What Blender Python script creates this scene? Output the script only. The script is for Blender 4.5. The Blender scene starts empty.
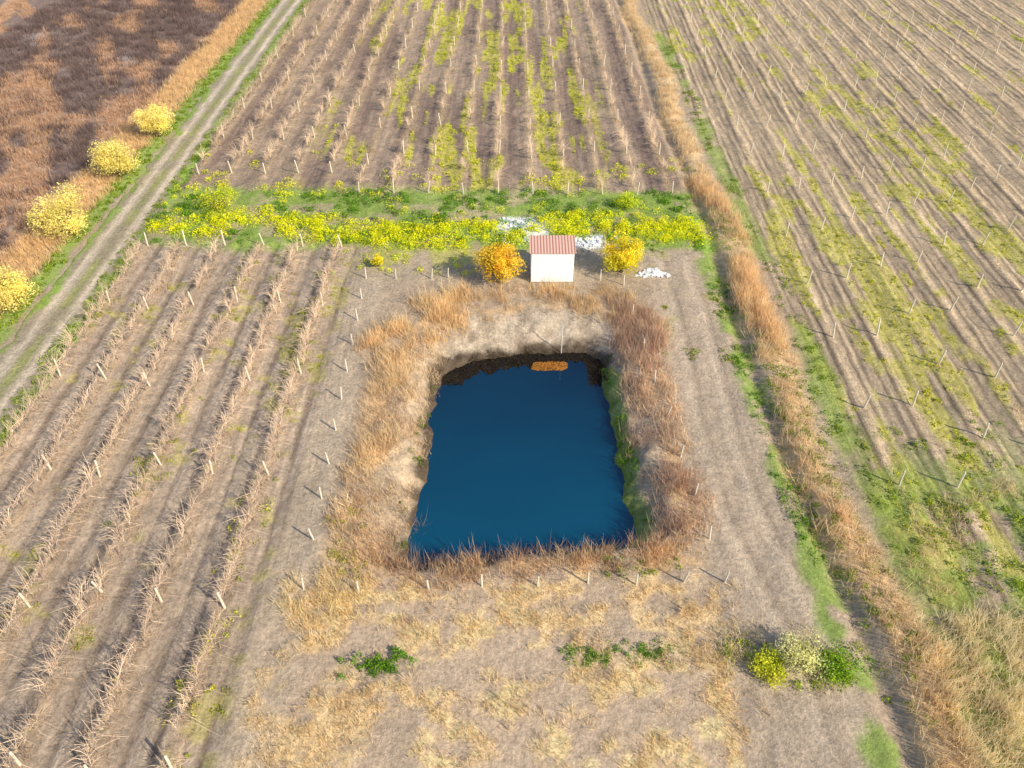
import bpy, math, random
import numpy as np
from mathutils import Vector
random.seed(7)
R = np.random.default_rng(7)
scene = bpy.context.scene
COL = scene.collection
CAM_H, PITCH, FPX = 28.0, math.radians(42), 740.0

# ------------------------------------------------------------------ helpers
def vnoise(x, y, scale, seed):
    tab = np.random.default_rng(seed).random((256, 256))
    x = np.asarray(x, float) / scale; y = np.asarray(y, float) / scale
    xi = np.floor(x).astype(int); yi = np.floor(y).astype(int)
    fx = x - xi; fy = y - yi
    fx = fx*fx*(3-2*fx); fy = fy*fy*(3-2*fy)
    a = tab[xi % 256, yi % 256]; b = tab[(xi+1) % 256, yi % 256]
    c = tab[xi % 256, (yi+1) % 256]; d = tab[(xi+1) % 256, (yi+1) % 256]
    return (a*(1-fx)+b*fx)*(1-fy)+(c*(1-fx)+d*fx)*fy

def fbm(x, y, scale, seed, octv=4):
    s = 0; amp = 1; tot = 0
    for i in range(octv):
        s = s + amp*vnoise(x, y, scale/(2**i), seed+i*13); tot += amp; amp *= .55
    return s/tot

def ss(a, b, x):
    t = np.clip((np.asarray(x, float)-a)/(b-a), 0, 1)
    return t*t*(3-2*t)

def band(x, a, b, soft=.4):
    return ss(a-soft, a+soft, x)*(1-ss(b-soft, b+soft, x))

POND = np.array([(-4.3,33.2),(-3.7,34.0),(-2.6,34.45),(-.8,34.8),(1.1,35.2),(3.2,35.3),(4.6,35.3),(5.3,34.8),(5.4,33.2),
                 (5.54,28.75),(5.75,23.8),(5.95,21.6),(5.5,21.0),(2.3,20.7),(-.56,20.3),(-3.36,19.9),(-4.95,19.7),
                 (-4.95,21.3),(-4.55,25.1),(-4.6,30.35)])
def pond_dist(x, y):
    x = np.asarray(x, float); y = np.asarray(y, float)
    best = np.full(x.shape, 1e9); inside = np.zeros(x.shape, bool)
    n = len(POND)
    for i in range(n):
        ax, ay = POND[i]; bx, by = POND[(i+1) % n]
        dx, dy = bx-ax, by-ay
        t = np.clip(((x-ax)*dx+(y-ay)*dy)/(dx*dx+dy*dy), 0, 1)
        best = np.minimum(best, np.hypot(x-ax-t*dx, y-ay-t*dy))
        cond = ((ay > y) != (by > y))
        xs = (bx-ax)*(y-ay)/((by-ay) if abs(by-ay) > 1e-9 else 1e-9)+ax
        inside ^= cond & (x < xs)
    return np.where(inside, -best, best)

WATER_Z = -1.3
def bank_width(x, y):
    return 2.2 - 1.0*(1-ss(19, 22, y)) + 1.1*ss(33, 36, y)

def strip_x(y):
    y = np.asarray(y, float)
    return 15.5+.35*np.sin(y*.17)+.25*np.sin(y*.41+1)+.3*(1-ss(13, 22, y))

def ground_z(x, y):
    x = np.asarray(x, float); y = np.asarray(y, float)
    z = (fbm(x, y, 1.1, 3, 3)-.5)*.2 + (fbm(x, y, 9, 5, 2)-.5)*.25
    calm = band(x, -31.6, -26.9, .4)
    z = z*(1-.85*calm)
    lf = band(x, -27, -10.8, .3)*(1-ss(45.5, 46.5, y))
    tf = band(x, -27, 13.5, .3)*ss(53, 54.5, y)
    ph = (x+12.2)/2.75
    z += (lf*.07+tf*.05)*np.cos(2*np.pi*ph)
    z -= (lf*.12+tf*.03)*np.exp(-((np.abs((ph-np.floor(ph))-.5)-.16)/.05)**2)
    z += (lf+tf)*(fbm(x, y, .5, 19, 2)-.5)*.14
    rf = ss(17.8, 18.6, x)
    px = (x-19-.04*(y-24))/2.75
    z += rf*.05*np.cos(2*np.pi*px)+rf*(fbm(x, y*.2, .45, 27, 2)-.5)*.16
    z -= .35*np.exp(-((x-14.2-.3*np.sin(y*.15))/.5)**2)
    z += .12*np.exp(-((x-strip_x(y))/.8)**2)
    d = pond_dist(x, y)+(fbm(x, y, 1.1, 11, 3)-.5)*.7
    w = bank_width(x, y)
    wall = ss(-.15, 1, d/w)*1.06-.06
    wall = np.clip(wall, 0, 1)**.75
    north = ss(31, 34, y)
    rough = (fbm(x, y, .9, 17, 3)-.5)*(.9-.45*north)*np.clip(4*wall*(1-wall), 0, 1)
    zz = np.where(d > 0, z*ss(0, w, d)+rough-1.3*(1-wall), np.maximum(WATER_Z+d*.7, -2.4))
    return zz

def new_obj(name, me, parent=None, **props):
    o = bpy.data.objects.new(name, me); COL.objects.link(o)
    if parent: o.parent = parent
    for k, v in props.items(): o[k] = v
    return o

def mk_mesh(name, V, F, C=None, mat=None, smooth=False):
    V = np.ascontiguousarray(V, np.float32); F = np.ascontiguousarray(F, np.int32)
    me = bpy.data.meshes.new(name)
    m, k = F.shape
    me.vertices.add(len(V)); me.vertices.foreach_set("co", V.ravel())
    me.loops.add(m*k); me.loops.foreach_set("vertex_index", F.ravel())
    me.polygons.add(m); me.polygons.foreach_set("loop_start", np.arange(0, m*k, k, dtype=np.int32))
    if C is not None:
        C = np.asarray(C, np.float32)
        if C.shape[1] == 3: C = np.hstack([C, np.ones((len(C), 1), np.float32)])
        a = me.color_attributes.new("Col", 'FLOAT_COLOR', 'POINT')
        a.data.foreach_set("color", np.ascontiguousarray(C).ravel())
    me.update(calc_edges=True)
    me.validate()
    me.polygons.foreach_set("use_smooth", np.full(m, smooth))
    if mat: me.materials.append(mat)
    return me

# ------------------------------------------------------------------ materials
def base_mat(name):
    m = bpy.data.materials.new(name); m.use_nodes = True
    nt = m.node_tree; b = nt.nodes["Principled BSDF"]
    b.inputs["Roughness"].default_value = .9
    b.inputs["Specular IOR Level"].default_value = .15
    return m, nt, b

def attr_mat(name, noise_scale=6., lo=.75, hi=1.25, translucent=0.):
    m, nt, b = base_mat(name)
    a = nt.nodes.new("ShaderNodeVertexColor"); a.layer_name = "Col"
    geo = nt.nodes.new("ShaderNodeNewGeometry")
    n = nt.nodes.new("ShaderNodeTexNoise"); n.inputs["Scale"].default_value = noise_scale; n.inputs["Detail"].default_value = 3
    nt.links.new(geo.outputs["Position"], n.inputs["Vector"])
    mr = nt.nodes.new("ShaderNodeMapRange"); mr.inputs[1].default_value = .3; mr.inputs[2].default_value = .7
    mr.inputs[3].default_value = lo; mr.inputs[4].default_value = hi
    nt.links.new(n.outputs[0], mr.inputs[0])
    mul = nt.nodes.new("ShaderNodeVectorMath"); mul.operation = 'SCALE'
    nt.links.new(a.outputs[0], mul.inputs[0]); nt.links.new(mr.outputs[0], mul.inputs["Scale"])
    nt.links.new(mul.outputs[0], b.inputs["Base Color"])
    if translucent > 0:
        tr = nt.nodes.new("ShaderNodeBsdfTranslucent"); mx = nt.nodes.new("ShaderNodeMixShader")
        mx.inputs[0].default_value = translucent
        nt.links.new(mul.outputs[0], tr.inputs[0])
        nt.links.new(b.outputs[0], mx.inputs[1]); nt.links.new(tr.outputs[0], mx.inputs[2])
        nt.links.new(mx.outputs[0], nt.nodes["Material Output"].inputs[0])
    return m

def plain_mat(name, c1, c2, scale=5., rough=.85, bump=.0):
    m, nt, b = base_mat(name)
    tc = nt.nodes.new("ShaderNodeTexCoord")
    n = nt.nodes.new("ShaderNodeTexNoise"); n.inputs["Scale"].default_value = scale; n.inputs["Detail"].default_value = 6
    nt.links.new(tc.outputs["Object"], n.inputs["Vector"])
    r = nt.nodes.new("ShaderNodeValToRGB")
    r.color_ramp.elements[0].position = .3; r.color_ramp.elements[1].position = .7
    r.color_ramp.elements[0].color = (*c1, 1); r.color_ramp.elements[1].color = (*c2, 1)
    nt.links.new(n.outputs[0], r.inputs[0]); nt.links.new(r.outputs[0], b.inputs["Base Color"])
    b.inputs["Roughness"].default_value = rough
    if bump:
        bp = nt.nodes.new("ShaderNodeBump"); bp.inputs["Strength"].default_value = bump; bp.inputs["Distance"].default_value = .02
        nt.links.new(n.outputs[0], bp.inputs["Height"]); nt.links.new(bp.outputs[0], b.inputs["Normal"])
    return m

def soil_mat(name):
    m, nt, b = base_mat(name)
    L = nt.links.new
    a = nt.nodes.new("ShaderNodeVertexColor"); a.layer_name = "Col"
    geo = nt.nodes.new("ShaderNodeNewGeometry")
    def noise(scale, detail, rough, sx=1, sy=1):
        mp = nt.nodes.new("ShaderNodeMapping"); mp.inputs["Scale"].default_value = (sx, sy, 1)
        L(geo.outputs["Position"], mp.inputs["Vector"])
        n = nt.nodes.new("ShaderNodeTexNoise"); n.inputs["Scale"].default_value = scale
        n.inputs["Detail"].default_value = detail; n.inputs["Roughness"].default_value = rough
        L(mp.outputs[0], n.inputs["Vector"]); return n.outputs[0]
    def mrange(v, lo, hi, a0=.3, a1=.7):
        r = nt.nodes.new("ShaderNodeMapRange"); r.inputs[1].default_value = a0; r.inputs[2].default_value = a1
        r.inputs[3].default_value = lo; r.inputs[4].default_value = hi; L(v, r.inputs[0]); return r.outputs[0]
    def math_(op, x, y):
        n = nt.nodes.new("ShaderNodeMath"); n.operation = op
        for i, v in enumerate((x, y)):
            if isinstance(v, (int, float)): n.inputs[i].default_value = v
            else: L(v, n.inputs[i])
        return n.outputs[0]
    fine = noise(6, 7, .8); clod = noise(2.2, 6, .7)
    streak = noise(3.6, 4, .7, 1, .045)
    f = math_('MULTIPLY', mrange(fine, .58, 1.42), mrange(clod, .80, 1.20))
    s = mrange(streak, -.36, .28)
    s = math_('MULTIPLY', s, a.outputs[1])
    s = math_('ADD', s, 1.0)
    f = math_('MULTIPLY', f, s)
    mul = nt.nodes.new("ShaderNodeVectorMath"); mul.operation = 'SCALE'
    L(a.outputs[0], mul.inputs[0]); L(f, mul.inputs["Scale"])
    L(mul.outputs[0], b.inputs["Base Color"])
    bp = nt.nodes.new("ShaderNodeBump"); bp.inputs["Strength"].default_value = .8; bp.inputs["Distance"].default_value = .14
    hh = math_('ADD', fine, math_('MULTIPLY', clod, .8))
    L(hh, bp.inputs["Height"]); L(bp.outputs[0], b.inputs["Normal"])
    return m

M_SOIL = soil_mat("bare_soil")
M_DRY = attr_mat("dry_grass", 1.5, .85, 1.25, .38)
M_LEAF = attr_mat("leaves", 2.0, .9, 1.3, .38)
M_WOOD = attr_mat("vine_wood", 9, .85, 1.2)
M_POST = plain_mat("weathered_post", (.62, .55, .44), (.85, .78, .65), 9)
M_WALL = plain_mat("whitewash", (.84, .87, .93), (.89, .92, .97), 3, .85, .2)
M_WIRE = plain_mat("galvanised_wire", (.25, .25, .25), (.4, .4, .4), 9, .5)
M_WHITE = plain_mat("white_paint", (.65, .65, .66), (.8, .8, .8), 6, .6)
M_STONE = plain_mat("pale_rubble", (.7, .74, .8), (.88, .9, .94), 3, .9, .4)

# ------------------------------------------------------------------ ground
def mixc(col, c, m):
    m = np.clip(m, 0, 1)[..., None]
    return col*(1-m)+np.array(c)*m

def weeds_east(x, y):
    v = .28*fbm(x, y*.35, 7, 81, 3)+.40*fbm(x, y*.10, .9, 82, 2)+.32*fbm(x, y*.7, 1.4, 83, 3)
    near = np.exp(-((x-22)/6.5)**2)*(1-ss(42, 68, y))
    return ss(.52, .60, v+.075*near-.02)
def weeds_north(x, y):
    v = .25*fbm(x, y*.3, 4, 71, 3)+.5*fbm(x, y*.1, .9, 72, 2)+.25*fbm(x, y*.5, 1.5, 73, 3)
    return ss(.52, .61, v+.035*np.exp(-((x+1)/6)**2)-.01)*band(x, -17, 8, 2)
def rust(x, y):
    return fbm(x+.45*y, y*.35, 3.4, 91, 4)

def ground_color(X, Y):
    n1 = fbm(X, Y, 6, 21, 4); n2 = fbm(X, Y, 1.6, 31, 4); n3 = fbm(X, Y, 14, 41, 3)
    n4 = fbm(X, Y*1.6, .9, 33, 3)
    Xw = X+(n2-.5)*1.4; Yw = Y+(n1-.5)*3
    col = np.ones(X.shape+(3,))*np.array((.27, .213, .16))
    fur = np.full(X.shape, .25)
    GREEN = (.14, .22, .035); LIME = (.30, .31, .04); STRAW = (.48, .33, .18)
    lf = band(X, -27, -10.6, .3)*(1-ss(45.5, 46.5, Yw))
    col = mixc(col, (.258, .205, .163), lf)
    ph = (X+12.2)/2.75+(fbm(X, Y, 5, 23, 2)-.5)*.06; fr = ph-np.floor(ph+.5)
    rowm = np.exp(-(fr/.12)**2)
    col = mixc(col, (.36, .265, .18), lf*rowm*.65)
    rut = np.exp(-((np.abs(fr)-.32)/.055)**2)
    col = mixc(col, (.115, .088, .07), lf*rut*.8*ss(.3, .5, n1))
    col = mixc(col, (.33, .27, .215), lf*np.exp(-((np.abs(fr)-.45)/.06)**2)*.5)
    g = lf*ss(.57, .68, .5*fbm(X, Y*.35, 2.2, 51, 3)+.5*n4)*.5
    col = mixc(col, (.27, .25, .06), g)
    fur = np.where(lf > .5, .8, fur)
    tf = band(X, -27, 13.6, .3)*ss(53.5, 55, Yw)
    col = mixc(col, (.218, .165, .127), tf)
    stretch = fbm(X*1.0, Y*.14, 2.4, 61, 3)
    col = mixc(col, (.115, .082, .072), tf*ss(.46, .58, stretch)*.6)
    col = mixc(col, (.38, .285, .18), tf*rowm*.5)
    col = mixc(col, (.36, .34, .05), tf*weeds_north(X, Y)*.6)
    fur = np.where(tf > .5, .7, fur)
    hb = band(Xw, -26.5, 15, .8)*band(Yw, 45.6, 54.5, .8)
    col = mixc(col, (.25, .23, .12), hb*.8)
    col = mixc(col, GREEN, hb*ss(.38, .54, n2)*.8)
    col = mixc(col, (.29, .235, .17), band(X, -12, 14, 1)*band(Yw, 41.5, 45.6, .5)*.7)
    col = mixc(col, LIME, band(X, -11, -1, 1)*band(Yw, 43, 46.5, .6)*ss(.45, .6, n2)*.5)
    pp = np.exp(-(((X-.8)/2.4)**2+((Y-48.3)/1.7)**2))+np.exp(-(((X-5.9)/2.0)**2+((Y-46.4)/1.1)**2))
    col = mixc(col, (.5, .51, .53), ss(.3, .6, pp*(.5+n4))*.9)
    d = pond_dist(X, Y); w = bank_width(X, Y)
    col = mixc(col, STRAW, (1-ss(3.2, 4.2, d+(n2-.5)*2))*ss(.3, .6, n2)*.8)
    near = band(Xw, -10.2, 9.5, .6)*(1-ss(18.2, 19.2, Yw))
    col = mixc(col, (.335, .258, .19), near)
    front = band(Yw, 15.2, 18.0, .6)
    nm = ss(.49, .62, .4*n2+.6*n4+.06*front)
    col = mixc(col, (.56, .41, .22), near*nm*.75)
    col = mixc(col, (.33, .27, .205), band(X, -10.6, -8.6, .3)*(1-ss(41, 43, Y))*.6)
    ln = band(Xw, 8.7, 13.2, .5)*(1-ss(44, 46, Yw))
    col = mixc(col, (.29, .232, .178), ln)
    bend = 1.2*(1-ss(14, 24, Y))+.25*np.sin(Y*.2)
    for xc in (10.0, 11.7):
        col = mixc(col, (.37, .30, .23), ln*np.exp(-((X-xc-bend)/.3)**2)*.7)
        col = mixc(col, (.17, .13, .10), ln*np.exp(-((X-xc-.5-bend)/.16)**2)*.5*ss(.35, .55, n1))
    col = mixc(col, GREEN, band(Xw, 13.0, 14.5, .4)*(1-ss(46, 50, Y))*ss(.42, .57, n2)*.8)
    col = mixc(col, (.27, .25, .09), ln*ss(.52, .66, fbm(X, Y, 2.4, 133, 3))*ss(34, 38, Y)*.8)
    st = np.exp(-((Xw-strip_x(Y))/1.1)**4)
    col = mixc(col, (.45, .32, .18), st*.85)
    rf = ss(16.8, 17.6, Xw)
    col = mixc(col, (.275, .215, .152), rf)
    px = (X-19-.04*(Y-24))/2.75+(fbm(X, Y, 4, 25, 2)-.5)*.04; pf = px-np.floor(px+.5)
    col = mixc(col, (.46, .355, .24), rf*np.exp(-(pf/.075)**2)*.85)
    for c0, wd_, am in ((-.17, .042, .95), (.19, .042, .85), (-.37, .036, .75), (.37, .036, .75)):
        col = mixc(col, (.105, .078, .06), rf*np.exp(-((pf-c0)/wd_)**2)*am*(.45+.55*ss(.35, .5, fbm(X, Y*.15, 2.5, 29, 2))))  # wheel ruts and furrow shadows painted as dark lines in the soil
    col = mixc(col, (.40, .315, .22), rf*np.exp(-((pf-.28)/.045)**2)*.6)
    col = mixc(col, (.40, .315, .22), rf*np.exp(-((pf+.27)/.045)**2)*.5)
    col = mixc(col, (.31, .30, .05), rf*weeds_east(X, Y)*.6)
    col = mixc(col, (.16, .22, .045), rf*(1-ss(22, 30, Yw))*ss(.38, .53, n2)*.7)
    col = mixc(col, (.16, .22, .045), band(Xw, 16.8, 18.2, .4)*ss(.44, .57, n1)*.75)
    fur = np.where(rf > .5, .95, fur)
    col = mixc(col, (.15, .25, .04), band(Xw, -27.4, -26.5, .25)*ss(.3, .5, n1)*.9)
    col = mixc(col, (.17, .25, .045), band(Xw, -32.4, -30.8, .3)*.8)
    wst = 1-ss(-33.2, -32.2, Xw)
    col = mixc(col, (.44, .30, .17), wst)
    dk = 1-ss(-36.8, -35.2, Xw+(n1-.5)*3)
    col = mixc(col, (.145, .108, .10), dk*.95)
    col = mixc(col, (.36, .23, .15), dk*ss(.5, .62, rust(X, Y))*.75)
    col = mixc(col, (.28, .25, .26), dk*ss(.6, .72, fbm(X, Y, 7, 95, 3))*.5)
    fur = np.where(X < -33, .5, fur)
    inb = 1-ss(.75*w, 1.05*w, d+(n2-.5)*.8)
    col = mixc(col, (.32, .255, .19), inb*.8)
    col = mixc(col, (.34, .285, .225), inb*ss(32, 35, Y)*.8)
    col = mixc(col, (.16, .125, .095), inb*ss(.48, .62, fbm(X, Y, .8, 135, 3))*.55)
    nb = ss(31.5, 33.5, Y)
    col = mixc(col, (.045, .032, .022), (1-ss(.1+.3*nb, .5+.4*nb, d+(n4-.5)*1.2))*.9)  # wet mud edge, widened northward to paint in the bank's dark reflection
    col = mixc(col, GREEN, inb*ss(4.5, 6, X)*(1-ss(33, 34, Y))*(1-ss(.6, 1.1, d+(n2-.5)))*.7)
    col = col*(.86+.28*n1)[..., None]*(.9+.2*n3)[..., None]*1.82
    return np.concatenate([np.clip(col, 0, .85), np.clip(fur, 0, 1)[..., None]], -1)

def axis(fine_a, fine_b, step, lo, hi):
    a = list(np.arange(fine_a, fine_b+1e-6, step))
    s = step; x = fine_a; left = []
    while x > lo: s *= 1.35; x -= s; left.append(x)
    s = step; x = a[-1]; right = []
    while x < hi: s *= 1.35; x += s; right.append(x)
    return np.array(left[::-1]+a+right)
gx = axis(-72, 72, .14, -1500, 1500); gy = axis(7, 114, .2, -1500, 2500)
X, Y = np.meshgrid(gx, gy)
Z = ground_z(X, Y)
C = ground_color(X, Y)
nx, ny = len(gx), len(gy)
idx = np.arange(nx*ny).reshape(ny, nx)
F = np.stack([idx[:-1, :-1], idx[:-1, 1:], idx[1:, 1:], idx[1:, :-1]], -1).reshape(-1, 4)
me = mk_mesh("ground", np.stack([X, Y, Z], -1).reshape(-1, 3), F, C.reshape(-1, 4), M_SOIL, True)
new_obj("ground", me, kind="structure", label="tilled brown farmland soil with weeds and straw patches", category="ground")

# dirt track
tx = np.linspace(-1, 1, 33); ty = np.arange(-60, 300, .35)
TX, TY = np.meshgrid(tx, ty)
cx = -28.95+.35*np.sin(TY*.045)
wd = 1.9+(fbm(TY, TY*0, 1.3, 8, 3)-.5)*.8
WX = cx+TX*wd
TZ = ground_z(WX, TY)+.035-.05*np.exp(-((np.abs(TX)-.45)/.13)**2)*.6
TZ = np.where(np.abs(TX) > .98, TZ-.06, TZ)
n = fbm(WX, TY, 1.3, 121, 4)
tc = np.ones(TX.shape+(3,))*np.array((.26, .22, .16))
tc = mixc(tc, (.45, .38, .30), np.exp(-((np.abs(TX)-.42)/.17)**2)*.95)
tc = mixc(tc, (.21, .22, .07), np.exp(-(TX/.17)**2)*ss(.3, .55, n)*.8)
tc = mixc(tc, (.17, .25, .05), ss(.65, .95, np.abs(TX)+(n-.5)*.8)*.95)
tc = tc*(.8+.4*n)[..., None]*1.6
k1, k2 = len(tx), len(ty); ii = np.arange(k1*k2).reshape(k2, k1)
F = np.stack([ii[:-1, :-1], ii[:-1, 1:], ii[1:, 1:], ii[1:, :-1]], -1).reshape(-1, 4)
tcc = np.concatenate([tc, np.full(TX.shape+(1,), .5)], -1)
new_obj("dirt_track", mk_mesh("dirt_track", np.stack([WX, TY, TZ], -1).reshape(-1, 3), F, tcc.reshape(-1, 4), M_SOIL, True),
        kind="structure", label="pale two-rut dirt farm track with grassy verges", category="track")

# water: reflection tones painted as a colour ramp, lighter south to darker north
cen = POND.mean(0); exp = []
for i in range(len(POND)):
    v = POND[i]-cen; exp.append(cen+v*(1+.5/np.linalg.norm(v)))
me = bpy.data.meshes.new("pond_water")
me.from_pydata([(p[0], p[1], WATER_Z) for p in exp], [], [list(range(len(exp)))[::-1]])
me.update()
mw, nt, b = base_mat("pond_water")
geo = nt.nodes.new("ShaderNodeNewGeometry")
sep = nt.nodes.new("ShaderNodeSeparateXYZ"); nt.links.new(geo.outputs["Position"], sep.inputs[0])
n1 = nt.nodes.new("ShaderNodeTexNoise"); n1.inputs["Scale"].default_value = .16; n1.inputs["Detail"].default_value = 1
nt.links.new(geo.outputs["Position"], n1.inputs["Vector"])
m1 = nt.nodes.new("ShaderNodeMath"); m1.operation = 'MULTIPLY_ADD'; m1.inputs[1].default_value = 6.0
nt.links.new(n1.outputs[0], m1.inputs[0]); nt.links.new(sep.outputs[1], m1.inputs[2])
mrw = nt.nodes.new("ShaderNodeMapRange"); mrw.inputs[1].default_value = 22; mrw.inputs[2].default_value = 38.5
nt.links.new(m1.outputs[0], mrw.inputs[0])
r = nt.nodes.new("ShaderNodeValToRGB")
r.color_ramp.elements[0].position = 0; r.color_ramp.elements[1].position = 1
r.color_ramp.elements[0].color = (.002, .078, .165, 1); r.color_ramp.elements[1].color = (.001, .016, .05, 1)
nt.links.new(mrw.outputs[0], r.inputs[0]); nt.links.new(r.outputs[0], b.inputs["Base Color"])
b.inputs["Roughness"].default_value = .03; b.inputs["Specular IOR Level"].default_value = .5; b.inputs["IOR"].default_value = 1.6
n2 = nt.nodes.new("ShaderNodeTexNoise"); n2.inputs["Scale"].default_value = 2.2; n2.inputs["Detail"].default_value = 3
nt.links.new(geo.outputs["Position"], n2.inputs["Vector"])
bp = nt.nodes.new("ShaderNodeBump"); bp.inputs["Strength"].default_value = .15; bp.inputs["Distance"].default_value = .03
nt.links.new(n2.outputs[0], bp.inputs["Height"]); nt.links.new(bp.outputs[0], b.inputs["Normal"])
me.materials.append(mw)
new_obj("pond_water", me, kind="structure", label="deep blue still water of a square irrigation pond", category="water")

# ------------------------------------------------------------------ vegetation builders
def scatter(x0, x1, y0, y1, dens, mask=None):
    n = int((x1-x0)*(y1-y0)*dens)
    x = R.uniform(x0, x1, n); y = R.uniform(y0, y1, n)
    if mask is not None:
        k = R.random(n) < mask(x, y); x = x[k]; y = y[k]
    return np.stack([x, y, ground_z(x, y)], -1)

def blades(P, per, h, w, spread, lean, ca, cb, bias=(0, 0)):
    n = len(P)*per
    B = np.repeat(P, per, 0)+np.concatenate([R.normal(0, spread, (n, 2)), np.zeros((n, 1))], 1)
    hs = h*R.uniform(.5, 1.25, n)*np.repeat(R.uniform(.5, 1.3, len(P)), per)
    an = R.uniform(0, 2*np.pi, n)
    out = np.stack([np.cos(an), np.sin(an)], -1)*(lean*R.random(n)*hs)[:, None]+np.array(bias)*hs[:, None]
    tip = B+np.concatenate([out, hs[:, None]], 1)
    a2 = R.uniform(0, 2*np.pi, n)
    wv = np.stack([np.cos(a2), np.sin(a2), np.zeros(n)], -1)*(w*.5*R.uniform(.6, 1.4, n))[:, None]
    V = np.stack([B-wv, B+wv, tip], 1).reshape(-1, 3)
    t = np.repeat(R.random(len(P)), per)*.6+R.random(n)*.4
    c = np.array(ca)*(1-t)[:, None]+np.array(cb)*t[:, None]
    Cc = np.stack([c*.8, c*.8, c*1.12], 1).reshape(-1, 3)
    return V, Cc

class Bag:
    def __init__(s): s.V = []; s.C = []
    def add(s, vc): s.V.append(vc[0]); s.C.append(vc[1])
    def build(s, name, mat, k=3, **p):
        V = np.concatenate(s.V); C = np.concatenate(s.C)
        F = np.arange(len(V)).reshape(-1, k)
        return new_obj(name, mk_mesh(name, V, F, C, mat), **p)

def leaves(P, size, cols, flat=.55):
    n = len(P)
    a = R.normal(size=(n, 3)); a[:, 2] *= flat; a /= np.linalg.norm(a, axis=1)[:, None]
    q = R.normal(size=(n, 3))
    if flat < .1: q[:, :2] *= .05
    b = np.cross(a, q); b /= np.linalg.norm(b, axis=1)[:, None]
    s = size*R.uniform(.6, 1.3, n)[:, None]
    V = np.stack([P-a*s*.5, P+b*s*.32, P+a*s*.5, P-b*s*.32], 1).reshape(-1, 3)
    return V, np.repeat(cols, 4, 0)

def clumps(P, rad, hgt, per, size, low, top, bias=-.25):
    n = len(P)*per
    rr = np.repeat(rad*R.uniform(.5, 1.3, len(P)), per)
    hh = np.repeat(hgt*R.uniform(.6, 1.3, len(P)), per)
    an = R.uniform(0, 2*np.pi, n); q = np.sqrt(R.random(n))
    top_z = np.sqrt(np.clip(1-q*q, 0, 1))
    zf = R.random(n)**.5
    wob = 1+.35*np.sin(an*3+np.repeat(R.uniform(0, 6, len(P)), per))
    Q = np.repeat(P, per, 0)+np.stack([np.cos(an)*q*rr*wob, np.sin(an)*q*rr*wob, zf*top_z*hh+.02], -1)
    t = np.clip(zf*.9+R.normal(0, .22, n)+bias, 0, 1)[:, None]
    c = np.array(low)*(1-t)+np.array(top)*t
    c = c*R.uniform(.75, 1.25, n)[:, None]
    return leaves(Q, size, c)

def tube(pts, rad, sides=4):
    pts = np.array(pts, float); m = len(pts)
    V = []
    for i in range(m):
        d = pts[min(i+1, m-1)]-pts[max(i-1, 0)]; d /= np.linalg.norm(d)+1e-9
        u = np.cross(d, (1, .13, .07)); u /= np.linalg.norm(u); v = np.cross(d, u)
        for k in range(sides):
            a = 2*np.pi*k/sides
            V.append(pts[i]+rad[i]*(np.cos(a)*u+np.sin(a)*v))
    F = []
    for i in range(m-1):
        for k in range(sides):
            k2 = (k+1) % sides
            F.append((i*sides+k, i*sides+k2, (i+1)*sides+k2, (i+1)*sides+k))
    return np.array(V), np.array(F)

def join(parts):
    V = []; F = []; C = []; o = 0
    for v, f, c in parts:
        V.append(v); F.append(f+o); C.append(np.tile(np.array(c), (len(v), 1))); o += len(v)
    return np.concatenate(V), np.concatenate(F), np.concatenate(C)

# ------------------------------------------------------------------ grass and weeds (uncountable cover)
dry = Bag()
patch = lambda x, y: ss(.42, .50, fbm(x, y*.6, 2.6, 203, 3))
strip_mask = lambda x, y: np.exp(-((x-strip_x(y))/.95)**4)*ss(.34, .47, fbm(x, y, 2.0, 201, 3))
dry.add(blades(scatter(13.6, 18.6, 9, 112, 14, strip_mask), 10, .5, .032, .16, .9, (.7, .52, .3), (1, .82, .54)))
dry.add(blades(scatter(14, 18.2, 10, 60, 13, lambda x, y: np.exp(-((x-strip_x(y))/.8)**4)*patch(x, y)*(1-ss(50, 60, y))), 22, .9, .028, .2, .85, (.82, .52, .29), (1, .82, .5)))
def rim(lo, hi, sc=1.4, a=.42, b_=.54):
    def f(x, y):
        d = pond_dist(x, y); w = bank_width(x, y)
        return band(d, lo*w, w+hi, .35)*ss(a, b_, fbm(x, y, sc, 211, 3))
    return f
dry.add(blades(scatter(-9.2, -4.2, 18, 41.5, 20, rim(.05, 1.5, 1.4, .42, .54)), 10, .38, .026, .16, 1.1, (.62, .46, .3), (.98, .78, .52)))
dry.add(blades(scatter(-9.3, -3, 34, 41.8, 10, rim(.5, 2.4)), 26, .95, .027, .26, .9, (.88, .57, .3), (1, .84, .52)))
dry.add(blades(scatter(-9.0, -5, 20, 34, 7, rim(.5, 1.3, 1.6, .46, .55)), 22, .75, .027, .24, .9, (.8, .56, .32), (1, .84, .54)))
dry.add(blades(scatter(-5, 8, 37.2, 41, 13, rim(.6, 2.2, 1.6, .36, .52)), 13, .55, .028, .18, .9, (.62, .43, .24), (.96, .73, .43)))
dry.add(blades(scatter(-7.8, 8, 17.4, 20.2, 18, rim(.3, .9, 1.3, .36, .5)), 13, .5, .027, .17, .9, (.62, .42, .24), (.98, .74, .46)))
dry.add(blades(scatter(-7.5, 8, 18.2, 20.3, 7, rim(.1, .5, 1.0, .44, .56)), 18, .8, .026, .2, .85, (.58, .36, .22), (.94, .66, .42)))
dry.add(blades(scatter(6.3, 9.8, 18, 41, 11, rim(.4, 1.3, 1.4, .43, .55)), 14, .6, .027, .18, .9, (.66, .46, .31), (1, .77, .52)))
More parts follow.
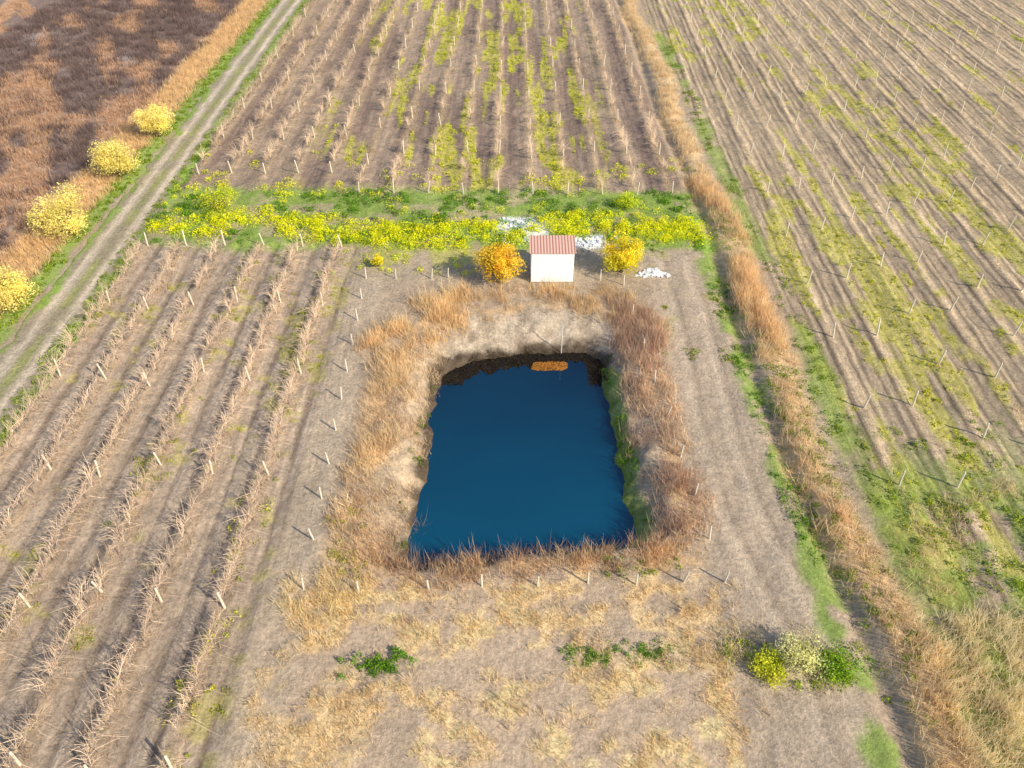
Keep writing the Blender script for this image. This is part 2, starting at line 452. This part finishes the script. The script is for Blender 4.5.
near_m = lambda x, y: ss(.49, .62, .4*fbm(x, y, 1.6, 31, 4)+.6*fbm(x, y*1.6, .9, 33, 3)+.06*band(y, 15.2, 18, .6))*(1-ss(8.5, 10, x))
dry.add(blades(scatter(-10, 11, 9, 18.3, 20, near_m), 10, .22, .026, .12, 1.1, (.68, .5, .28), (1, .81, .5)))
dry.add(blades(scatter(-10, 10, 12, 18.2, 1.4, lambda x, y: .3+.7*near_m(x, y)), 24, .36, .026, .14, 1.0, (.75, .55, .3), (1, .85, .54)))
dry.add(blades(scatter(-9.8, -6, 16.4, 19.4, 11, lambda x, y: ss(.42, .54, fbm(x, y, 1.3, 217, 2))), 18, .45, .026, .18, 1.0, (.86, .63, .33), (1, .9, .55)))
dry.add(blades(scatter(8.3, 14, 13.2, 16.0, 7, lambda x, y: ss(.42, .55, fbm(x, y, 1.2, 219, 2))), 18, .45, .026, .2, 1.0, (.76, .64, .33), (1, .9, .55)))
dry.add(blades(scatter(-35.5, -32.0, 28, 112, 14), 8, .45, .05, .18, .9, (.66, .45, .24), (.98, .74, .42)))
dk_m = lambda x, y: ss(.5, .62, rust(x, y))
dry.add(blades(scatter(-66, -35, 28, 112, 7, dk_m), 8, .38, .06, .22, 1.1, (.46, .30, .2), (.82, .54, .34)))
dry.add(blades(scatter(16.4, 30, 9, 17.8, 13, lambda x, y: (1-ss(15.8, 17.3, y+(x-19)*-.1))*ss(.28, .44, fbm(x, y, 1.6, 221, 3))), 24, .62, .027, .24, .95, (.86, .68, .42), (1, .93, .66)))
dry.add(blades(scatter(17.4, 36, 17, 24, 6, lambda x, y: ss(.55, .66, fbm(x, y, 2.0, 223, 3))), 12, .4, .03, .2, .9, (.66, .5, .28), (.97, .77, .5)))
for k in range(6):
    x0 = -12.2-2.75*k
    dry.add(blades(scatter(x0-.42, x0+.42, 9, 45.5, 9), 6, .24, .026, .16, 1.1, (.58, .43, .29), (.93, .72, .48)))
for k in range(15):
    x0 = -25.95+2.75*k
    dry.add(blades(scatter(x0-.22, x0+.22, 54, 112, 5, lambda x, y: .2+.8*ss(.4, .6, fbm(x, y, 4, 231, 2))), 6, .26, .042, .15, .9, (.56, .4, .24), (.88, .66, .4)))
for k in range(19):
    x0 = 19+2.75*k
    p = scatter(-.2, .2, 21, 112, 7, None); p = p[R.random(len(p)) < .2+.6*ss(.4, .6, fbm(p[:, 0]+x0, p[:, 1], 5, 241, 2))]
    p[:, 0] += x0+.04*(p[:, 1]-24); p[:, 2] = ground_z(p[:, 0], p[:, 1])
    dry.add(blades(p, 6, .26, .034, .14, .9, (.62, .47, .28), (.95, .75, .48)))
dry.build("dry_grass", M_DRY, kind="stuff", label="tall straw-coloured dry grass on banks and field edges", category="dry grass")

scr = Bag()
scr.add(blades(scatter(6.2, 9.2, 19, 40.5, 7, rim(.35, .9, 1.6, .37, .5)), 28, .85, .022, .28, .85, (.38, .25, .19), (.8, .56, .42)))
scr.add(blades(scatter(-7.8, -5.2, 18, 40, 3, rim(.35, .8)), 22, .55, .022, .28, .9, (.36, .26, .19), (.72, .53, .4)))
scr.add(blades(scatter(-60, -35.5, 28, 112, 1.6, lambda x, y: 1-.8*dk_m(x, y)), 26, .7, .05, .4, .9, (.14, .10, .095), (.34, .24, .21)))
scr.add(blades(scatter(-5.5, 6, 18.4, 20.1, 5, None), 18, .6, .022, .22, .9, (.3, .21, .15), (.68, .48, .33)))
scr.add(blades(scatter(-5, 6.5, 34.8, 39, 2.2, rim(.2, .5)), 12, .35, .02, .2, .9, (.26, .19, .14), (.58, .45, .33)))
scr.add(blades(scatter(-6.5, -3.6, 19.2, 22.6, 5, lambda x, y: band(pond_dist(x, y), -.25, .9, .2)), 20, .75, .02, .2, .9, (.24, .17, .14), (.6, .44, .36)))
scr.add(blades(scatter(-5.2, 5.8, 31.5, 36.4, 24, lambda x, y: band(pond_dist(x, y), -.15, .4, .15)*ss(32, 33.6, y)*ss(.3, .5, fbm(x, y, .9, 207, 2))), 10, .3, .03, .12, 1.2, (.05, .035, .025), (.16, .11, .07)))  # near-black tufts: the far bank's dark reflection painted into their colour
scr.build("dry_scrub", M_DRY, kind="stuff", label="brown leafless bramble scrub on the pond bank, plus near-black tufts painted as its reflection", category="scrub")

# painted reflections on the water: dark bank along north shore, plus an orange patch
refl = Bag()
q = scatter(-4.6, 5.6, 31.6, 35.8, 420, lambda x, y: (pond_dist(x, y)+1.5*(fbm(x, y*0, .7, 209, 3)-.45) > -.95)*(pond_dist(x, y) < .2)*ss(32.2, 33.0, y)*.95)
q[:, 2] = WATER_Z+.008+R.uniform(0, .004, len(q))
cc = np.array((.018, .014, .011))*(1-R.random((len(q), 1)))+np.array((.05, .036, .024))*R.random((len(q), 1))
refl.add(leaves(q, .16, cc, .02))
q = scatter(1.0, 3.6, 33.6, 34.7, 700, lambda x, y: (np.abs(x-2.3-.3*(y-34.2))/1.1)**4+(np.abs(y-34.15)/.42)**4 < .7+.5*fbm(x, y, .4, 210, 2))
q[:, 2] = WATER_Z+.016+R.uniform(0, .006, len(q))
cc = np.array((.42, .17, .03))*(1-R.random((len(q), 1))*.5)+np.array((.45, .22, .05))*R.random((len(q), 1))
refl.add(leaves(q, .10, cc, .02))
refl.build("painted_reflection", M_DRY, 4, kind="stuff", label="painted dark bank reflection and orange reflection along pond shore", category="painted reflection")

grn = Bag()
G1, G2, G3 = (.10, .22, .02), (.25, .46, .035), (.5, .56, .05)
grn.add(clumps(scatter(-27, 14, 46, 54, 2.4, lambda x, y: ss(.42, .6, fbm(x, y, 2.2, 251, 3))), .4, .3, 60, .11, G1, G2))
grn.add(clumps(scatter(4.9, 7.0, 21.5, 34.5, 8, lambda x, y: band(pond_dist(x, y), .15, .8, .15)*ss(.35, .55, fbm(x, y, 1.2, 256, 2))), .22, .22, 40, .08, G1, G2))
grn.add(clumps(scatter(-5.8, -4.3, 20.5, 32, 5, lambda x, y: band(pond_dist(x, y), .1, .7, .15)*ss(.4, .6, fbm(x, y, 2, 255, 2))), .22, .2, 40, .08, G1, (.3, .38, .06)))
grn.add(clumps(scatter(13.0, 14.6, 14, 48, 5, lambda x, y: ss(.42, .58, fbm(x, y, 2.0, 261, 3))), .26, .2, 36, .09, G1, G2))
grn.add(clumps(scatter(14.5, 17.5, 12, 60, 3, lambda x, y: 1-ss(.38, .46, fbm(x, y*.6, 2.6, 203, 3))), .28, .2, 36, .09, G1, G3))
grn.add(clumps(scatter(9, 13.5, 33, 46, 2, lambda x, y: ss(.5, .62, fbm(x, y, 2.4, 133, 3))), .26, .14, 26, .1, (.16, .24, .03), G3))
grn.add(clumps(scatter(17.2, 34, 13, 30, 3.5, lambda x, y: (1-ss(22, 30, y))*ss(.4, .56, fbm(x, y, 2, 265, 3))), .28, .18, 36, .09, (.14, .26, .02), G3))
grn.add(clumps(scatter(18, 62, 21, 110, 2.2, weeds_east), .17, .12, 20, .09, (.3, .36, .03), (.9, .82, .06)))
grn.add(clumps(scatter(17.0, 18.4, 24, 100, 3, lambda x, y: ss(.46, .6, fbm(x, y, 3, 267, 2))), .26, .18, 28, .1, G1, (.44, .5, .05)))
grn.add(clumps(scatter(-27.6, -26.4, 15, 112, 6, None), .24, .16, 24, .1, G1, G3))
grn.add(clumps(scatter(-32.4, -30.8, 28, 112, 5, None), .26, .18, 24, .11, G1, G3))
grn.add(clumps(scatter(-27, -11, 9, 46, 3, lambda x, y: ss(.57, .68, .5*fbm(x, y*.35, 2.2, 51, 3)+.5*fbm(x, y*1.6, .9, 33, 3))), .2, .1, 24, .08, (.2, .28, .03), (.66, .6, .06)))
grn.add(clumps(scatter(-18, 9, 54, 112, 2.6, weeds_north), .2, .2, 24, .10, (.3, .4, .03), (1, .92, .05)))
grn.add(clumps(scatter(-13.2, -11.5, 12, 26, 2.5, lambda x, y: (1-ss(22, 27, y))*.7), .22, .2, 26, .08, (.25, .34, .03), (.9, .8, .06)))
grn.add(clumps(scatter(2.0, 7.0, 14.0, 15.6, 11, lambda x, y: band(y, 14.4, 15.3, .2)*ss(.25, .45, fbm(x, y, 1.4, 271, 2))), .24, .12, 44, .07, G1, G2))
grn.add(clumps(scatter(-7.2, -3.9, 13.8, 15.1, 22, lambda x, y: .8*np.exp(-(((x+5.4)/1.3)**4+((y-14.5)/.5)**2))*ss(.25, .45, fbm(x, y, .7, 272, 2))), .22, .28, 60, .08, (.07, .2, .02), (.28, .5, .03)))
grn.add(clumps(scatter(8.4, 14.4, 13.3, 15.4, 5, lambda x, y: ss(.35, .5, fbm(x, y, 1.0, 274, 2))), .26, .28, 50, .08, (.16, .26, .03), (.62, .68, .08)))
grn.add(clumps(scatter(3.5, 7.5, 18.4, 19.4, 4, None), .22, .2, 36, .08, G1, G3))
grn.add(clumps(scatter(-9.3, -6.5, 18.4, 22.5, 2.5, lambda x, y: ss(.4, .55, fbm(x, y, 1.5, 273, 2))), .22, .22, 40, .08, (.24, .26, .05), (.8, .72, .14)))
grn.build("green_weeds", M_LEAF, 4, kind="stuff", label="patchy green weeds across soil, verges and banks", category="weeds")

flw = Bag()
YEL = (1.0, .90, .03); FG = (.28, .52, .03)
fm = lambda x, y: band(y, 46.3+.7*np.sin(x*.25), 49.3+.7*np.sin(x*.25), .5)*ss(.32, .48, fbm(x, y, 2.0, 281, 2))
flw.add(clumps(scatter(-26.5, 14, 45, 52, 3.0, fm), .6, .5, 130, .10, FG, YEL, .02))
flw.add(clumps(scatter(-10, 13.5, 47, 50, 1.2, lambda x, y: fm(x, y)*(1-np.exp(-((x-1)/1.8)**2))), .7, .6, 150, .10, FG, YEL, .02))
flw.add(clumps(scatter(-27, 14, 49, 62, .8, lambda x, y: ss(.45, .6, fbm(x, y, 3, 283, 2))*(1-ss(55, 62, y))), .45, .4, 70, .10, FG, (1, .88, .05), 0))
flw.add(clumps(scatter(-14, -2, 42, 47, .6, None), .3, .25, 50, .09, FG, (1, .88, .05), -.1))
flw.build("wildflower_band", M_LEAF, 4, kind="stuff", label="yellow flowering weeds massed along the field headland", category="wildflowers")

# ------------------------------------------------------------------ vines
def vine_mesh(seed):
    r = random.Random(seed); parts = []
    WT, WC = (.26, .19, .15), (.96, .74, .55)
    bx = r.uniform(-.08, .08)
    parts.append((*tube([(0, 0, -.08), (bx*.5, .03, .28), (bx, 0, .5)], [.03, .024, .02], 5), WT))
    for s in (-1, 1):
        parts.append((*tube([(bx, 0, .5), (bx+r.uniform(-.05, .05), s*.25, .56), (bx, s*.52, .58)], [.017, .013, .009], 4), (.42, .31, .23)))
    for i in range(38):
        y0 = r.uniform(-.5, .5); x0 = bx
        L = r.uniform(.3, 1.1); ax = r.gauss(-.12, .6); ay = r.gauss(0, .35)
        p = [(x0, y0, r.uniform(.35, .6))]
        for j in (1, 2):
            t = j/2
            p.append((x0+ax*L*t*t**.3+r.gauss(0, .04), y0+ay*L*t+r.gauss(0, .04), .52+L*t*(1-.5*t*abs(ax)*1.6)))
        c = r.uniform(.55, 1.06)
        parts.append((*tube(p, [.009, .0074, .004], 3), tuple(q*c for q in WC)))
    return join(parts)
VAR = [vine_mesh(i) for i in range(8)]
VME = [mk_mesh("grapevine", v, f, c, M_WOOD) for v, f, c in VAR]
pos = []
for k in range(6):
    y = 9.4+R.random()
    while y < 45.2:
        if R.random() > .06: pos.append((-12.2-2.75*k+R.normal(0, .07), y))
        y += .88+R.normal(0, .08)
for k in range(15):
    x0 = -25.95+2.75*k
    y = (58.5 if x0 < -12.5 else 54.5)+R.random()
    keep = .85 if x0 < -12.5 else .35
    while y < 111:
        if R.random() < keep: pos.append((x0+R.normal(0, .05), y))
        y += .95+R.normal(0, .05)
def visible(x, y, m=40):
    dx, dy, dz = x, y, -CAM_H
    zc = dy*math.cos(PITCH)-dz*math.sin(PITCH)
    yc = dy*math.sin(PITCH)+dz*math.cos(PITCH)
    u = 512+FPX*dx/zc; v = 384-FPX*yc/zc
    return -m < u < 1024+m and -m < v < 768+m
vis = [p for p in pos if visible(*p)]
vis.sort(key=lambda p: p[0]**2+p[1]**2)
first = vis[:300]; rest = vis[300:]
for i, (x, y) in enumerate(first):
    o = new_obj("grapevine", VME[R.integers(8)], label="bare pale-caned grapevine pruned on a soil row", category="grapevine", group="grapevines in the vineyard rows")
    o.location = (x, y, float(ground_z(x, y)))
    o.rotation_euler = (R.normal(0, .05), R.normal(0, .06), R.normal(0, .2)+(math.pi if R.random() < .25 else 0))
    s = R.uniform(.8, 1.15); o.scale = (s, s, s*R.uniform(.85, 1.1))
VV = []; FF = []; CC = []; off = 0
for x, y in rest:
    v, f, c = VAR[R.integers(8)]
    a = R.normal(0, .2)+(math.pi if R.random() < .5 else 0); s = R.uniform(.85, 1.15)*(1 if x < -12 or y < 50 else .75)
    q = v*s; q = np.stack([q[:, 0]*math.cos(a)-q[:, 1]*math.sin(a)+x, q[:, 0]*math.sin(a)+q[:, 1]*math.cos(a)+y, q[:, 2]+float(ground_z(x, y))], -1)
    VV.append(q); FF.append(f+off); CC.append(c*R.uniform(.75, 1.0)); off += len(v)
if VV:
    new_obj("grapevine_rows", mk_mesh("grapevine_rows", np.concatenate(VV), np.concatenate(FF), np.concatenate(CC), M_WOOD),
            kind="stuff", label="distant rows of bare tan grapevines", category="grapevines")

# ------------------------------------------------------------------ posts
def post_mesh(name, h, r):
    V, F = tube([(0, 0, -.25), (0, 0, h*.5), (.01, 0, h-.03), (.01, 0, h)], [r, r*.97, r*.92, r*.55], 7)
    n = len(V); V = np.vstack([V, [(.01, 0, h+.004)]])
    me = bpy.data.meshes.new(name)
    me.from_pydata([tuple(v) for v in V], [], [tuple(int(q) for q in f) for f in F]+[(n-7+k, n-7+(k+1) % 7, n) for k in range(7)])
    me.materials.append(M_POST); me.update(); return me
PM = [post_mesh("vineyard_post", h, .052) for h in (1.15, 1.05, .95)]
pp = []
for k in range(20):
    x0 = 19+2.75*k; y = 23+R.uniform(0, 5)
    while y < 111: pp.append((x0+.04*(y-24), y)); y += 6.0+R.normal(0, .5)
for k in range(15):
    x0 = -25.95+2.75*k; y = (57 if x0 < -12.5 else 53.6)
    while y < 111: pp.append((x0+.1, y)); y += 7+R.normal(0, .5)
for k in range(6):
    y = 45.6
    while y > 10: pp.append((-12.2-2.75*k+.1, y)); y -= 7+R.normal(0, .4)
pp = sorted([p for p in pp if visible(*p)], key=lambda p: p[0]**2+p[1]**2)[:300]
for i, (x, y) in enumerate(pp):
    o = new_obj("vineyard_post", PM[i % 3], label="thin weathered wooden vineyard stake in tilled soil", category="post", group="stakes along the vineyard rows")
    o.location = (x, y, float(ground_z(x, y))); o.rotation_euler = (R.normal(0, .07), R.normal(0, .07), R.uniform(0, 6))

# fence round the pond
FP = []
for x in (-9.0, -6.6, -3.6, -1.3, 1.1, 3.3, 5.4, 7.5, 9.3): FP.append((x, 18.0+.03*x+R.normal(0, .06)))
for y in (20.5, 23, 25.6, 28.5, 31.3, 34.2): FP.append((9.3-(y-18)*.09, y))
for x, y in ((7.6, 37.5), (7.4, 40.8), (5.9, 41.4)): FP.append((x, y))
FP2 = []
for y in (20.4, 22.8, 25.1, 27.5, 29.8, 32.2, 34.7, 37.1, 39.4): FP2.append((-9.0-(y-18)*.035, y))
for x in (-9.8, -7.8, -5.4, -4.3, -1.9, -.3): FP2.append((x, 41.7))
fen = bpy.data.objects.new("wire_fence", None); COL.objects.link(fen)
fen.location = (0, 18, 0)
fen["label"] = "pale wooden post and wire fence enclosing the pond"; fen["category"] = "fence"
fm_ = post_mesh("fence_post", .85, .045); fm_.materials[0] = plain_mat("pale_fence_post", (.6, .55, .45), (.82, .77, .66), 9)
for x, y in FP+FP2:
    o = new_obj("fence_post", fm_, fen); o.location = (x, y-18, float(ground_z(x, y))); o.rotation_euler = (R.normal(0, .06), R.normal(0, .06), 0)
wp = []
def run(pts):
    for a, b_ in zip(pts[:-1], pts[1:]):
        for h in (.3, .55, .8):
            za = float(ground_z(*a))+h; zb = float(ground_z(*b_))+h
            mid = ((a[0]+b_[0])/2, (a[1]+b_[1])/2-18, (za+zb)/2-.03)
            wp.append((*tube([(a[0], a[1]-18, za), mid, (b_[0], b_[1]-18, zb)], [.004]*3, 3), (.3, .3, .3)))
run(FP); run([FP[0]]+FP2)
v, f, c = join(wp); new_obj("fence_wire", mk_mesh("fence_wire", v, f, c, M_WIRE), fen)

# ------------------------------------------------------------------ trees and shrubs
def tree(name, x, y, rad, hgt, trunk_h, cols, dark, leaf=.13, n=3800, nb=16, loose=1.2, **p):
    z0 = float(ground_z(x, y))
    root = bpy.data.objects.new(name, None); COL.objects.link(root); root.location = (x, y, z0)
    for k, v in p.items(): root[k] = v
    parts = []; ch = hgt-trunk_h; cz = trunk_h+ch*.45
    tw = .05*rad+.05
    parts.append((*tube([(0, 0, -.2), (.05, .02, trunk_h*.6), (0, .05, trunk_h+ch*.25)], [tw*1.3, tw, tw*.75], 7), (.16, .11, .08)))
    cent = []
    for i in range(nb):
        a = i*2.4+R.uniform(-.4, .4); q = math.sqrt((i+.5)/nb)*R.uniform(.62, .88)
        zz = cz+ch*.42*(R.uniform(-.8, 1)*math.sqrt(max(0, 1-q*q)))
        c0 = np.array([math.cos(a)*q*rad, math.sin(a)*q*rad, zz]); cent.append(c0)
        parts.append((*tube([(0, .04, trunk_h*.8), c0*.45+np.array([0, 0, trunk_h*.3]), c0], [tw*.5, tw*.32, .015], 4), (.18, .13, .09)))
    v, f, c = join(parts); new_obj("trunk", mk_mesh(name+"_trunk", v, f, c, M_WOOD), root)
    P = []; Cl = []
    per = n//nb
    for c0 in cent:
        br = rad*R.uniform(.2, .42)
        d = R.normal(size=(per, 3)); d /= np.linalg.norm(d, axis=1)[:, None]
        rr = br*R.uniform(.4, loose, per)**.7
        q = c0+d*rr[:, None]*np.array([1, 1, .85])
        q[:, 2] = np.maximum(q[:, 2], .03)
        P.append(q)
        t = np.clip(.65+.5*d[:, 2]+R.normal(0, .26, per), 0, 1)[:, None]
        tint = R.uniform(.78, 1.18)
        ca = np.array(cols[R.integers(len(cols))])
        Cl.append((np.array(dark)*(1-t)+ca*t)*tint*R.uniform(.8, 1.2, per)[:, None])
    V, C2 = leaves(np.concatenate(P), leaf, np.concatenate(Cl))
    new_obj("crown", mk_mesh(name+"_crown", V, np.arange(len(V)).reshape(-1, 4), C2, M_LEAF), root)
    return root
tree("orange_tree", -.8, 41.2, 1.65, 3.2, .4, [(1, .64, .05), (1, .74, .08), (.9, .7, .06)], (.5, .36, .04), n=9000, nb=34, leaf=.11,
     label="small round tree with orange-yellow foliage beside white hut", category="tree")
tree("yellow_tree", 7.4, 42.4, 1.5, 2.8, .3, [(1, .84, .05), (1, .8, .06), (.9, .82, .05)], (.5, .46, .03), n=9000, nb=34, leaf=.11,
     label="round bushy tree with yellow-green foliage near hut", category="tree")
for x, y, r_, h in ((-31.7, 64.3, 1.6, 2.8), (-32.1, 56.4, 1.85, 3.1), (-32.3, 47.4, 2.05, 3.3), (-31.7, 38.3, 1.6, 2.4)):
    tree("mimosa_tree", x, y, r_, h, .4, [(1, .9, .3), (1, .86, .34), (.95, .85, .28)], (.7, .6, .17), leaf=.12, n=8000, nb=34, loose=1.6,
         label="low rounded tree in pale yellow blossom on track verge", category="tree", group="yellow flowering trees along the track")
shr = dict(leaf=.08, n=3200, nb=20, loose=1.8)
for x, y, r_, h, cols, dk, lab in (
    (11.4, 14.5, .95, 1.1, [(.92, .88, .5), (.84, .82, .38)], (.46, .44, .2), "pale yellow-green feathery shrub beside soil lane"),
    (10.1, 14.2, .8, .5, [(.85, .84, .08), (.6, .66, .05)], (.24, .28, .02), "small yellow-green shrub beside soil lane"),
    (12.7, 14.1, .85, .6, [(.26, .46, .03), (.38, .54, .04)], (.08, .18, .01), "fresh green shrub beside dry grass"),
    (-9.2, 43.2, .45, .9, [(1, .86, .06), (.85, .78, .05)], (.3, .32, .03), "tiny yellow flowering shrub at vineyard corner"),
    (-22.3, 51.2, 1.6, 1.5, [(1, .94, .04), (.8, .88, .05)], (.34, .48, .03), "wide yellow-green flowering shrub on headland"),
    (8.8, 51.5, 1.0, 1.1, [(.85, .9, .04), (.6, .76, .05)], (.26, .4, .03), "wide yellow-green flowering shrub on headland")):
    tree("shrub", x, y, r_, h, .1, cols, dk, label=lab, category="shrub", **shr)

# ------------------------------------------------------------------ hut
hut = bpy.data.objects.new("pump_hut", None); COL.objects.link(hut)
hz = float(ground_z(2.65, 41.3)); hut.location = (2.65, 41.25, hz-.03)
hut["label"] = "small white rendered hut with red ribbed mono-pitch roof"; hut["category"] = "hut"
W2, D, HF, HB = 1.4, 1.65, 2.3, 2.5
me = bpy.data.meshes.new("wall")
v = [(-W2, 0, 0), (W2, 0, 0), (W2, D, 0), (-W2, D, 0), (-W2, 0, HF), (W2, 0, HF), (W2, D, HB), (-W2, D, HB)]
me.from_pydata(v, [], [(0, 1, 5, 4), (1, 2, 6, 5), (2, 3, 7, 6), (3, 0, 4, 7), (4, 5, 6, 7), (3, 2, 1, 0)])
me.materials.append(M_WALL); ow = new_obj("wall", me, hut)
bv = ow.modifiers.new("b", 'BEVEL'); bv.width = .02
xs = np.linspace(-1.5, 1.5, 125); V = []; F = []
for layer, dz in ((0, .05), (1, .02)):
    for yy in (-.1, D+.1):
        zz = HF+(HB-HF)*(yy/D)
        for x_ in xs:
            V.append((x_, yy, zz+dz+.035*(abs(math.sin(math.pi*x_/.2))**.6)))
n_ = len(xs)
for i in range(n_-1):
    F.append((i, i+1, n_+i+1, n_+i)); F.append((2*n_+i, 3*n_+i, 3*n_+i+1, 2*n_+i+1))
    F.append((i, 2*n_+i, 2*n_+i+1, i+1)); F.append((n_+i, n_+i+1, 3*n_+i+1, 3*n_+i))
F += [(0, n_, 3*n_, 2*n_), (n_-1, 3*n_-1, 4*n_-1, 2*n_-1)]
me = bpy.data.meshes.new("roof"); me.from_pydata(V, [], F); me.update()
mr_, nt, b = base_mat("ribbed_roof")
tcn = nt.nodes.new("ShaderNodeTexCoord"); wv = nt.nodes.new("ShaderNodeTexWave"); wv.bands_direction = 'X'
wv.inputs["Scale"].default_value = 1.57; wv.inputs["Distortion"].default_value = .3
nt.links.new(tcn.outputs["Object"], wv.inputs["Vector"])
r = nt.nodes.new("ShaderNodeValToRGB"); r.color_ramp.elements[0].color = (.52, .26, .21, 1); r.color_ramp.elements[1].color = (.76, .52, .45, 1)
nt.links.new(wv.outputs[0], r.inputs[0]); nt.links.new(r.outputs[0], b.inputs["Base Color"]); b.inputs["Roughness"].default_value = .7
me.materials.append(mr_); new_obj("roof", me, hut)
me = bpy.data.meshes.new("plinth")
a = W2+.04
v = [(-a, -.04, 0), (a, -.04, 0), (a, D+.04, 0), (-a, D+.04, 0), (-a, -.04, .1), (a, -.04, .1), (a, D+.04, .1), (-a, D+.04, .1)]
me.from_pydata(v, [], [(0, 1, 5, 4), (1, 2, 6, 5), (2, 3, 7, 6), (3, 0, 4, 7), (4, 5, 6, 7)])
me.materials.append(plain_mat("stained_concrete", (.3, .27, .23), (.45, .42, .38), 5)); new_obj("plinth", me, hut)

# rubble scatter
def rubble(x, y, rx, ry, n, lab, hh=.06):
    parts = []
    for i in range(n):
        a = R.uniform(0, 6.28); q = math.sqrt(R.random())*(1+.4*math.sin(a*3+x))
        c0 = np.array([math.cos(a)*q*rx, math.sin(a)*q*ry, hh*max(0, 1-q)+R.uniform(0, .03)])
        s = R.uniform(.03, .12)
        V = np.array([(i_, j_, k_*.6) for i_ in (-1, 1) for j_ in (-1, 1) for k_ in (-1, 1)], float)*s*R.uniform(.5, 1.1, (8, 3))
        th = R.uniform(0, 6.28); V[:, :2] = V[:, :2]@np.array([[math.cos(th), -math.sin(th)], [math.sin(th), math.cos(th)]])
        parts.append((V+c0, np.array([(0, 1, 3, 2), (4, 6, 7, 5), (0, 4, 5, 1), (2, 3, 7, 6), (0, 2, 6, 4), (1, 5, 7, 3)]), (.6, .6, .6)))
    v, f, c = join(parts)
    o = new_obj("rubble", mk_mesh("rubble", v, f, c, M_STONE), label=lab, category="rubble", kind="stuff")
    o.location = (x, y, float(ground_z(x, y)))
rubble(.8, 48.0, 2.2, 1.6, 260, "loose heap of pale bluish-white rubble behind hut")
rubble(5.8, 46.3, 1.7, .8, 130, "loose strip of pale bluish-white rubble behind hut")
rubble(9.5, 42.2, .95, .5, 150, "bright white rubble heap beside yellow tree", .15)

# gauge pole
V, F = tube([(0, 0, -1.2), (0, 0, 1), (0, 0, 2.2)], [.03, .03, .025], 6)
o = new_obj("marker_pole", mk_mesh("marker_pole", V, F, np.ones((len(V), 3)), M_WHITE), label="slim white water-level pole standing at pond edge", category="pole")
o.location = (3.05, 35.4, WATER_Z)

# ------------------------------------------------------------------ light, world, camera
az, el = math.radians(126), math.radians(33)
s = Vector((math.sin(az)*math.cos(el), math.cos(az)*math.cos(el), math.sin(el)))
sl = bpy.data.lights.new("sun", 'SUN'); sl.energy = 5.0; sl.angle = math.radians(.8); sl.color = (1, .88, .66)
so = bpy.data.objects.new("sun", sl); COL.objects.link(so); so.rotation_euler = s.to_track_quat('Z', 'Y').to_euler()
w = bpy.data.worlds.new("World"); scene.world = w; w.use_nodes = True
sky = w.node_tree.nodes.new("ShaderNodeTexSky"); sky.sky_type = 'NISHITA'; sky.sun_disc = False
sky.sun_elevation = el; sky.sun_rotation = az
bg = w.node_tree.nodes["Background"]; bg.inputs[1].default_value = .15
w.node_tree.links.new(sky.outputs[0], bg.inputs[0])
scene.view_settings.view_transform = 'Standard'; scene.view_settings.look = 'None'; scene.view_settings.exposure = 0
cd = bpy.data.cameras.new("camera"); cd.sensor_width = 36; cd.lens = 36*FPX/1024; cd.clip_end = 5000
co = bpy.data.objects.new("camera", cd); COL.objects.link(co)
co.location = (0, 0, CAM_H); co.rotation_euler = (math.pi/2-PITCH, 0, 0); scene.camera = co
